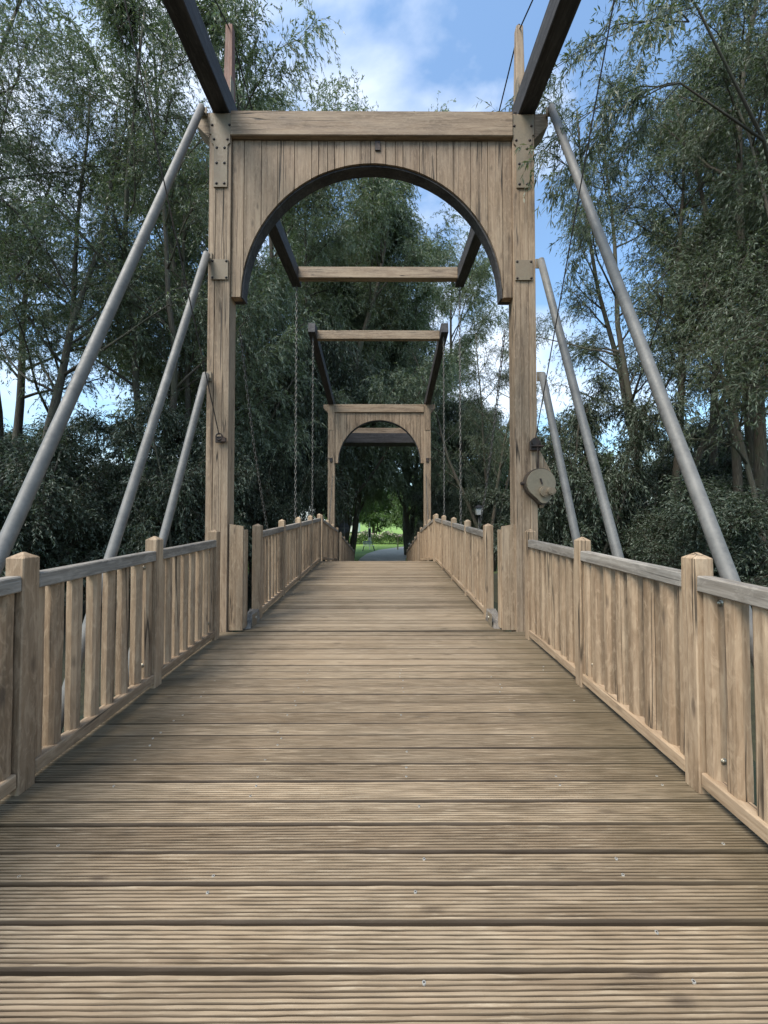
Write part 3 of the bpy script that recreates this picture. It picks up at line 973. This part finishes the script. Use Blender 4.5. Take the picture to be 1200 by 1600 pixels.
def skeleton(rg, h, stems, spread, limb_from=.25, limbs=13, limb_len=.30, r0=.17, sub=5, upturn=.35):
    """tree skeleton: returns tube MB, nodes and directions for twigs"""
    mb = MB(); nodes = []; dirs = []
    def poly(p, d, L, n, curve, wob):
        pts = [p.copy()]; d = d.normalized()
        for i in range(n):
            d = (d + Vector((rg.gauss(0, wob), rg.gauss(0, wob), rg.gauss(0, wob) + curve))).normalized()
            pts.append(pts[-1] + d * (L / n))
        return pts
    for s in range(stems):
        a = 2 * math.pi * (s + rg.uniform(-.3, .3)) / max(1, stems)
        lean = spread * rg.uniform(.6, 1.3) if stems > 1 else spread * rg.uniform(0, .4)
        d0 = Vector((math.cos(a) * lean, math.sin(a) * lean, 1))
        H = h * rg.uniform(.82, 1.0)
        n = 12
        pts = poly(Vector((math.cos(a) * .18 * (stems > 1), math.sin(a) * .18 * (stems > 1), -.3)), d0, H, n, .03, .055)
        rs = r0 * rg.uniform(.75, 1.05)
        rad = [rs * (1 - .9 * (i / n) ** .9) + .012 for i in range(n + 1)]
        rad[0] *= 1.35
        mb.tube(pts, rad, 9, .5)
        for q in range(limbs):
            t = limb_from + (1 - limb_from) * (q + rg.random()) / limbs
            fi = t * n; i = min(int(fi), n - 1)
            p = pts[i].lerp(pts[i + 1], fi - i)
            a2 = rg.uniform(0, 6.283)
            sp = rg.uniform(.55, 1.1)
            d = Vector((math.cos(a2) * sp, math.sin(a2) * sp, rg.uniform(.45, 1.0)))
            L = H * limb_len * (1.15 - .75 * t) * rg.uniform(.7, 1.25)
            lp = poly(p, d, L, 6, .06 * upturn, .10)
            rl = max(.014, rad[i] * .42)
            mb.tube(lp, [rl * (1 - .8 * k / 6) + .004 for k in range(7)], 6, .5)
            for k in range(2, 7):
                nodes.append(lp[k][:]); dirs.append((lp[k] - lp[k - 1]).normalized()[:])
            for u in range(sub):
                k = rg.randint(1, 5)
                b = lp[k].lerp(lp[k + 1], rg.random())
                d3 = (lp[k + 1] - lp[k]).normalized() + Vector((rg.gauss(0, .6), rg.gauss(0, .6), rg.gauss(.1, .4)))
                sp3 = poly(b, d3, L * rg.uniform(.25, .5), 4, .02, .12)
                mb.tube(sp3, [.012, .010, .008, .006, .004], 4, .5)
                for w in range(1, 5):
                    nodes.append(sp3[w][:]); dirs.append((sp3[w] - sp3[w - 1]).normalized()[:])
    return mb, nodes, dirs

PROTO = {}
def make_proto(key, seed, h, stems, spread, n_tw, per, length, droop, up, mat, Lf, Wf, **kw):
    rg = random.Random(seed)
    mb, nodes, dirs = skeleton(rg, h, stems, spread, **kw)
    tr = mb.build('trunk', M_BARK, None, True)
    pos, dr, Ls, Ws, tone, tw = twigs(nodes, dirs, n_tw, per, length, droop, up, seed, Lf, Wf)
    me = leaves_mesh('crown_' + key, pos, dr, Ls, Ws, tone, [mat, M_BARK], tw)
    PROTO[key] = (tr.data, me)
    bpy.data.objects.remove(tr)

make_proto('a', 3, 20, 4, .12, 5200, 18, (.4, 1.0), .9, .25, M_LEAF, (.08, .13), (.017, .026), limb_from=.34, limbs=14, limb_len=.22)
make_proto('b', 8, 21, 3, .09, 6200, 18, (.4, 1.0), .9, .25, M_LEAF, (.08, .13), (.017, .026), limb_from=.40, limbs=14, limb_len=.21)
make_proto('c', 21, 22, 4, .17, 17000, 18, (.5, 1.4), 1.0, .2, M_LEAFP, (.12, .18), (.028, .042), limb_from=.12, limbs=18, limb_len=.29, r0=.26)
make_proto('e', 61, 13, 4, .10, 5200, 18, (.4, .9), .9, .2, M_LEAF, (.07, .11), (.014, .022), limb_from=.36, limbs=13, limb_len=.26, r0=.075)
make_proto('w', 33, 15, 3, .22, 8500, 18, (1.0, 2.4), 2.6, .0, M_LEAFD, (.14, .22), (.035, .055), limb_from=.16, limbs=13, limb_len=.33, r0=.28)
make_proto('d', 44, 5.2, 6, .40, 6800, 17, (.3, .8), .8, .15, M_LEAFD, (.06, .11), (.018, .032), limb_from=.04, limbs=9, limb_len=.42, r0=.05, sub=3)
make_proto('g', 55, 9, 3, .25, 6000, 14, (.4, .9), .7, .15, M_LEAFB, (.13, .2), (.06, .09), limb_from=.12, limbs=12, limb_len=.36, r0=.14)

def plant(key, x, d, label, cat='tree', name='willow_tree', s=1.0, rz=0, z=None, group='trees around the bridge', sz=None):
    t = thing(name, label, cat, (x, d, GROUND if z is None else z), group)
    t.rotation_euler = (0, 0, rz); t.scale = (s, s, sz or s)
    tr, cr = PROTO[key]
    o = bpy.data.objects.new('trunk', tr); COL.objects.link(o); o.parent = t
    o = bpy.data.objects.new('crown', cr); COL.objects.link(o); o.parent = t
    return t

TREES = [
 # key, x, d, scale, rot, label
 ('a', -9.4, 10.0, .95, .3, 'slim forked willow standing far left, its bare trunks against the sky'),
 ('b', -12.2, 12.0, 1.0, 2.1, 'leafy willow at the left edge of the photo behind the longest pipe'),
 ('a', -7.6, 13.0, 1.0, 4.0, 'willow with several dark trunks between the first and second left pipes'),
 ('c', -7.8, 17.2, 1.15, 3.6, 'tall broad willow behind the left post of the first gate'),
 ('c', -3.5, 26.0, 1.3, 2.2, 'big round topped willow seen through the first arch'),
 ('c', -3.5, 32.0, 1.2, 1.7, 'round willow crown rising just above the second crossbar'),
 ('g', 3.6, 54.0, 1.0, 3.0, 'bright tree standing on the lawn behind the flower hedge'),
 ('c', -2.7, 28.5, 1.22, 5.0, 'willow with a rounded crown right behind the left post of the far gate'),
 ('b', 11.4, 9.2, .9, 3.9, 'leafy upright willow overhanging the upper right corner of the photo'),
 ('c', 2.3, 31.0, 1.22, 2.9, 'pale green willow behind the second crossbar on its right'),
 ('w', -6.5, 21.0, .95, 2.7, 'dark weeping willow left of the far gate'),
 ('w', 6.4, 31.0, .85, .9, 'dark weeping willow hanging behind the far gate on its right'),
 ('b', 9.7, 10.0, .95, 1.0, 'willow with pale upright trunks right of the longest right pipe'),
 ('a', 8.2, 11.5, .88, 2.2, 'thin willow behind the right hand pipes with sky between its twigs'),
 ('b', 14.5, 11.5, .95, 3.3, 'dense dark willow filling the upper right corner'),
 ('b', 12.8, 14.5, 1.0, 4.4, 'willow with twin trunks at the right edge of the photo'),
 ('a', 5.9, 21.0, .78, 5.1, 'light feathery willow to the right of the second crossbar'),
]
for key, x, d, s, rz, lab in TREES: plant(key, x, d, lab, s=s, rz=rz)

SHRUBS = [
 (-8.8, 9.0, .95, 'dark bush behind the left foreground railing, nearest the photo edge'),
 (-8.0, 12.0, 1.0, 'dark bush behind the middle left pipe'),
 (-6.0, 12.0, .95, 'dark bush behind the shortest left pipe'),
 (-11.5, 10.0, 1.05, 'dark bush at the far left edge below the willow trunks'),
 (-5.0, 15.5, .95, 'dark bush left of the lifting railing near the crest'),
 (-8.2, 16.5, 1.25, 'tall dark bush behind the left post of the first gate'),
 (-13.5, 15.5, 1.3, 'tall dark bush further back between the left willow trunks'),
 (7.6, 8.8, .85, 'dark bush behind the right foreground railing by the longest pipe'),
 (5.8, 11.5, .95, 'dark bush right of the winch'),
 (9.6, 10.6, .9, 'dark bush between the right pipes and the photo edge'),
 (12.2, 11.6, .9, 'dark bush at the right edge of the photo'),
 (7.6, 14.8, 1.2, 'dark bush behind the right post of the first gate'),
 (6.2, 22.5, .95, 'dark bush beside the street lamp'),
 (9.8, 14.5, 1.2, 'tall dark bush behind the shortest right pipe'),
 (13.6, 16.5, 1.1, 'dark bush further back at the right edge'),
 (2.9, 23.5, .62, 'small dark bush at the right end of the ramp by the grey path'),
 (4.6, 26.0, .9, 'dark bush behind the right end of the ramp railing'),
 (-4.6, 24.5, .75, 'dark bush behind the round sign'),
]
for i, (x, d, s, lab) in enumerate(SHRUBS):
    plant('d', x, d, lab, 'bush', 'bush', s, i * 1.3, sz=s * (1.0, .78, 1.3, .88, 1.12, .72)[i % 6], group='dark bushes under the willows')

BACK = [
 (-15, 26, .8, 'bright green tree far back left of the weeping willow'),
 (-24, 30, .9, 'green tree far back at the left behind the willow trunks'),
 (-11, 30, 1.2, 'green tree showing under the left weeping willow'),
 (9, 36, 1.2, 'bright green tree right of the far gate'),
 (15, 27, .8, 'green tree far back behind the right hand pipes'),
 (24, 30, .8, 'green tree far back at the right edge'),
 (-7, 62, 1.3, 'green tree beside the white house'),
 (4, 68, 1.2, 'green tree at the far side of the lawn, centre'),
 (-1.5, 64, 1.2, 'green tree at the far side of the lawn, just left of centre'),
 (9, 60, 1.2, 'green tree at the far side of the lawn, right of centre'),
 (14, 64, 1.4, 'green tree at the far side of the lawn, right'),
 (-22, 66, 1.5, 'green tree left of the white house'),
]
for i, (x, d, s, lab) in enumerate(BACK):
    plant('g', x, d, lab, s=s, rz=i * 1.1, name='leafy_tree', group='green trees behind the willows')

# ------------------------------------------------------------------ ground, water, path
def ground():
    xs = list(np.arange(-60, 60.1, 1.5)); ys = list(np.arange(-30, 100.1, 1.5))
    xs = [-600, -200] + xs + [200, 600]; ys = [-500, -150] + ys + [200, 800]
    V = []; F = []
    for y in ys:
        for x in xs:
            z = GROUND - .01
            ex = max(0, abs(x) - 4.0); ey = max(0, abs(y - 7.5) - 8.0)
            e = math.hypot(ex, ey)
            z -= 1.9 * max(0, 1 - e / 2.2)
            if y > 45: z += min(4, (y - 45) * .012)
            V.append((x, y, z + (.05 * math.sin(x * 1.7) * math.sin(y * 1.3) if abs(x) > 6 else 0)))
    n = len(xs)
    for j in range(len(ys) - 1):
        for i in range(n - 1):
            F.append((j * n + i, j * n + i + 1, (j + 1) * n + i + 1, (j + 1) * n + i))
    m = MB(); m.add(V, F, V, .5)
    t = NT('grass_ground'); geo = t.n('NewGeometry'); p = geo.outputs['Position']
    a = t.noise(p, .35, 6, .6); b = t.noise(p, 9, 5, .7)
    f = t.math('ADD', t.math('MULTIPLY', a, .5), t.math('MULTIPLY', b, .5))
    col = t.ramp(f, [(.35, (.10, .18, .03)), (.5, (.17, .28, .05)), (.65, (.26, .37, .09))])
    sp = t.n('SeparateXYZ'); t.l(p, sp.inputs[0])
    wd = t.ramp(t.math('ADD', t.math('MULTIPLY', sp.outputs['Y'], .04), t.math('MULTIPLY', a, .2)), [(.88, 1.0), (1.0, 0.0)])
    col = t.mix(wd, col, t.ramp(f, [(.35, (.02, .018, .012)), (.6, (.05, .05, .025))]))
    t.princ(col, .9, 0, t.bump(b, .8, .05))
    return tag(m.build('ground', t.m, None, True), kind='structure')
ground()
m = MB(); zW = GROUND - .75
m.add([(-5.5, -2, zW), (5.5, -2, zW), (5.5, 17, zW), (-5.5, 17, zW)], [(0, 1, 2, 3)], [(0, 0, 0)] * 4)
t = NT('canal_water'); geo = t.n('NewGeometry'); t.princ((.03, .04, .03), .06, 0, t.bump(t.noise(geo.outputs['Position'], 6, 4), .15, .02))
tag(m.build('water', t.m), kind='structure')

def strip(pts, widths, z, name, mat):
    V = []; F = []
    for i, (p, w) in enumerate(zip(pts, widths)):
        p = Vector(p); q = Vector(pts[min(i + 1, len(pts) - 1)]) - Vector(pts[max(i - 1, 0)])
        nrm = Vector((q.y, -q.x)).normalized()
        for s in (-1, 1):
            V.append((p.x + s * nrm.x * w / 2, p.y + s * nrm.y * w / 2, z))
    for i in range(len(pts) - 1):
        F.append((2 * i, 2 * i + 1, 2 * i + 3, 2 * i + 2))
    m = MB(); m.add(V, F, V); return tag(m.build(name, mat), kind='structure')
t = NT('path_gravel'); geo = t.n('NewGeometry'); a = t.noise(geo.outputs['Position'], 1.3, 6, .7); b = t.noise(geo.outputs['Position'], 40, 3, .7)
t.princ(t.ramp(t.math('ADD', t.math('MULTIPLY', a, .5), t.math('MULTIPLY', b, .5)), [(.35, (.40, .36, .29)), (.65, (.56, .51, .42))]), .9)
M_PATH = t.m
strip([(-.1, 20.9), (-.15, 24), (0, 28), (.4, 32), (1.3, 36), (3.4, 40), (7, 43), (12, 44.5), (30, 45)], [3.0, 3.1, 3.3, 3.5, 3.6, 3.4, 2.8, 2.4, 2.4], GROUND + .006, 'path', M_PATH)

# ------------------------------------------------------------------ things beyond the bridge
def plain(name, c, rough=.5, metal=0, var=.25):
    t = NT(name); tc_ = t.n('TexCoord'); a = t.noise(tc_.outputs['Object'], 6, 5, .6)
    t.princ(t.ramp(a, [(.35, [x * (1 - var) for x in c]), (.6, c)]), rough, metal); return t.m
M_WHITE = plain('white_paint', (.78, .78, .76), .5, 0, .08)
M_BLACK = plain('black_paint', (.02, .02, .022), .4)
M_GREY = plain('grey_back', (.07, .075, .08), .5, .2)
M_GLASS = plain('lantern_glass', (.55, .57, .56), .2)
M_YEL = plain('yellow_post', (.55, .48, .25), .6)
M_BLUE = plain('blue_white_slats', (.36, .44, .58), .5)

# flowering hedge
rg = np.random.default_rng(5)
n = 16000
hx = rg.uniform(-4.6, 6.0, n); hy = 46.5 + rg.normal(0, .55, n); hz = GROUND + .02 + np.abs(rg.uniform(0, 1, n)) ** .6 * (1.15 + .22 * np.sin(hx * 2.3) + .15 * np.sin(hx * 5.1))
Dv = rg.normal(size=(n, 3)); Dv[:, 2] = np.abs(Dv[:, 2]); Dv /= np.linalg.norm(Dv, axis=1)[:, None]
me = leaves_mesh('hedge', np.stack([hx, hy, hz], 1), Dv, rg.uniform(.10, .2, n), rg.uniform(.05, .1, n), rg.uniform(0, 1, n), [M_LEAFB])
t = thing('flower_hedge', 'low hedge with pale flowers across the lawn behind the bench', 'hedge', (0, 46.5, GROUND))
o = bpy.data.objects.new('foliage', me); COL.objects.link(o); o.parent = t; o.location = -Vector(t.location)
n = 900
hx = rg.uniform(-4.6, 6.0, n); hy = 46.3 + rg.normal(0, .5, n); hz = GROUND + 1.15 + .22 * np.sin(hx * 2.3) + rg.uniform(-.25, .22, n)
Dv = rg.normal(size=(n, 3)); Dv /= np.linalg.norm(Dv, axis=1)[:, None]
M_FLOW = plain('pale_flower', (.62, .50, .42), .7)
me = leaves_mesh('flowers', np.stack([hx, hy, hz], 1), Dv, np.full(n, .15), np.full(n, .13), rg.uniform(0, 1, n), [M_FLOW])
o = bpy.data.objects.new('flowers', me); COL.objects.link(o); o.parent = t; o.location = -Vector(t.location)

# bench
bp = P(576, 861, 35.5); bx0, by0 = bp.x, 35.5
t = thing('park_bench', 'blue and white park bench on the lawn beside the grey path', 'bench', (bx0, by0, GROUND))
m = MB()
for k in range(3): m.box((bx0, by0 - .15 + .15 * k, GROUND + .46), (1.05, .12, .04), None, 0); 
m.build('seat', M_WHITE, t)
m = MB()
for k in range(2): m.box((bx0 - .12, by0 + .28, GROUND + .62 + .17 * k), (.8, .03, .13), None, 0)
m.build('backrest', M_BLUE, t)
for s in (-1, 1):
    m = MB(); m.beam((bx0 + s * .42, by0 - .2, GROUND + .44), (bx0 + s * .55, by0 - .32, GROUND), .05, .05); m.build('leg', M_BLACK, t)
    m = MB(); m.beam((bx0 + s * .42, by0 + .2, GROUND + .44), (bx0 + s * .55, by0 + .32, GROUND), .05, .05); m.build('leg', M_BLACK, t)
    m = MB(); m.beam((bx0 + s * .35, by0 + .25, GROUND + .4), (bx0 + s * .35, by0 + .3, GROUND + .86), .04, .04); m.build('back_support', M_BLACK, t)

# information post
ip = P(577.5, 850, 37); ix = ip.x
t = thing('information_post', 'slim white information post with a dark panel behind the bench', 'sign', (ix, 37, GROUND))
m = MB(); m.tube([(ix, 37, GROUND), (ix, 37, P(577, 816, 37).z)], .03, 8); m.build('pole', M_WHITE, t)
za, zb = P(577, 845, 36.9).z, P(577, 825, 36.9).z
m = MB(); m.box((ix, 36.94, (za + zb) / 2), (.30, .05, zb - za), None, 2); b_ = m.build('board', M_WHITE, t)
m = MB(); m.box((ix, 36.905, (za + zb) / 2 + .13), (.19, .012, (zb - za) * .66), None, 2); m.build('panel', M_BLACK, t)

# round sign seen from behind
sx = P(537.5, 825, 22.5)
t = thing('road_sign', 'round grey back of a road sign on a pale pole left of the ramp end', 'road sign', (sx.x, 22.5, GROUND))
m = MB(); m.tube([(sx.x, 22.5, GROUND), (sx.x, 22.5, sx.z + .45)], .03, 10); m.build('pole', M_PIPE, t, True)
m = MB(); m.tube([(sx.x, 22.55, sx.z), (sx.x, 22.565, sx.z)], .31, 32); m.build('disc', M_GREY, t)
m = MB(); m.box((sx.x, 22.54, sx.z), (.5, .02, .04)); m.build('clamp', M_PIPE, t)

# lamp
lx = P(748, 797, 20); LX0, LZ = lx.x, lx.z
t = thing('street_lamp', 'black street lamp with a pale four sided lantern right of the crest', 'street lamp', (LX0, 20, GROUND))
m = MB(); m.tube([(LX0, 20, GROUND), (LX0, 20, GROUND + .8), (LX0, 20, GROUND + .85), (LX0, 20, LZ - .27)], [.09, .07, .045, .035], 12); m.build('pole', M_BLACK, t, True)
def frus(mb, c, z0, r0, z1, r1):
    V = [(c[0] + a * r0, c[1] + b * r0, z0) for a, b in ((-1, -1), (1, -1), (1, 1), (-1, 1))] + [(c[0] + a * r1, c[1] + b * r1, z1) for a, b in ((-1, -1), (1, -1), (1, 1), (-1, 1))]
    mb.add(V, [(3, 2, 1, 0), (4, 5, 6, 7), (0, 1, 5, 4), (1, 2, 6, 5), (2, 3, 7, 6), (3, 0, 4, 7)], V)
m = MB(); frus(m, (LX0, 20), LZ - .25, .12, LZ + .10, .19); m.build('lantern', M_GLASS, t)
m = MB(); frus(m, (LX0, 20), LZ + .10, .23, LZ + .13, .23); frus(m, (LX0, 20), LZ + .13, .21, LZ + .27, .05); frus(m, (LX0, 20), LZ - .29, .06, LZ - .25, .14); m.build('lantern_cap', M_BLACK, t)

# small posts by the path
yp = P(621.5, 850, 37)
t = tag((lambda m: (m.box((yp.x, 37, GROUND + .62), (.12, .12, 1.24), None, 2), m.box((yp.x + .12, 37, GROUND + 1.24), (.5, .08, .10), None, 0), m.build('waymark_post', M_YEL, None, org=(yp.x, 37, GROUND)))[2])(MB()),
        'pale yellow waymark post with a short arm right of the grey path', 'post')
wp = P(643, 850, 26)
t = thing('bollard_light', 'small pole with a white globe by the dark bush at the ramp end', 'lamp', (wp.x - .15, 26, GROUND))
m = MB(); m.tube([(wp.x - .15, 26, GROUND), (wp.x - .15, 26, wp.z - .08)], .025, 8); m.build('pole', M_PIPE, t)
m = MB()
for i in range(6):
    a0 = math.pi * i / 6 - math.pi / 2; a1 = math.pi * (i + 1) / 6 - math.pi / 2
    m.tube([(wp.x - .15, 26, wp.z + .09 * math.sin(a0)), (wp.x - .15, 26, wp.z + .09 * math.sin(a1))], [max(.002, .09 * math.cos(a0)), max(.002, .09 * math.cos(a1))], 14, cap=False)
m.build('globe', M_WHITE, t, True)

# white house
hc = P(548, 815, 75); HX, HY = hc.x - 3, 78
HZ = GROUND + .8
t = thing('white_house', 'white house with grey roof beyond the lawn on the left', 'house', (HX, HY, HZ))
m = MB(); m.box((HX, HY, HZ + 1.6), (9, 6, 3.4), None, 0, .01); m.build('wall', M_WHITE, t)
M_ROOF = plain('roof_tiles', (.30, .31, .33), .7)
m = MB(); m.prism([(HX - 4.9, HZ + 3.32), (HX + 4.9, HZ + 3.32), (HX + 2.2, HZ + 5.4), (HX - 2.2, HZ + 5.4)], HY - 3.3, HY + 3.3, .5); m.build('roof', M_ROOF, t)
for k in range(4):
    m = MB(); m.box((HX - 3.2 + 2.1 * k, HY - 3.02, HZ + 1.7), (.8, .06, 1.2), None, 0, .005); w_ = m.build('window', M_BLACK, t)
    m = MB(); m.box((HX - 3.2 + 2.1 * k, HY - 3.04, HZ + 1.04), (1.0, .12, .08), None, 0, .005); m.build('sill', M_WHITE, w_)

# willow spray hanging in front of the right post of the first gate
rgp = random.Random(77)
root = plant('e', 8.4, 7.6, 'willow whose leafy branch reaches over the right post of the first gate', s=1.0, rz=.9)
nodes = []; dirs = []; mb = MB()
inv = Matrix.LocRotScale(root.location, root.rotation_euler, root.scale).inverted()
ends = [((3.6, 4.5, 5.3), (1.85, 4.12, 3.72)), ((3.6, 4.5, 5.3), (1.72, 4.10, 4.0)), ((3.8, 4.6, 6.2), (1.95, 4.3, 5.2)), ((3.9, 4.6, 6.4), (1.7, 5.4, 5.9)), ((3.6, 4.5, 5.3), (2.2, 4.3, 4.1)), ((3.9, 4.6, 6.4), (2.3, 3.6, 5.3)), ((3.6, 4.5, 5.3), (2.3, 4.6, 3.2)), ((3.8, 4.6, 6.2), (2.5, 3.4, 4.6))]
mb.tube([(8.5, 7.3, 4.6), (6.2, 5.8, 4.6), (5.0, 4.9, 5.0), (3.9, 4.6, 6.4), (3.0, 4.5, 7.4)], [.045, .032, .02, .012, .008], 7)
mb.tube([(5.0, 4.9, 5.0), (3.6, 4.5, 5.3)], [.018, .010], 6)
for a, b in ends:
    a = Vector(a); b = Vector(b); prev = a; pts = [a]
    for k in range(1, 8):
        q = k / 7
        p = a.lerp(b, q) + Vector((rgp.gauss(0, .02), rgp.gauss(0, .02), .25 * math.sin(q * math.pi)))
        pts.append(p)
        if k > 1: nodes.append(p[:]); dirs.append((p - pts[-2]).normalized()[:])
    mb.tube(pts, [.009 - .0009 * k for k in range(8)], 5)
pos, dr, Ls, Ws, tone, tw = twigs(nodes, dirs, 520, 13, (.15, .45), .8, -.05, 9, (.06, .10), (.012, .018), .6, .002)
me = leaves_mesh('branch_foliage', pos, dr, Ls, Ws, tone, [M_LEAF, M_BARK], tw)
br = mb.build('branch', M_BARK, None, True)
br.data.transform(inv); br.parent = root
me.transform(inv)
o = bpy.data.objects.new('branch_foliage', me); COL.objects.link(o); o.parent = br
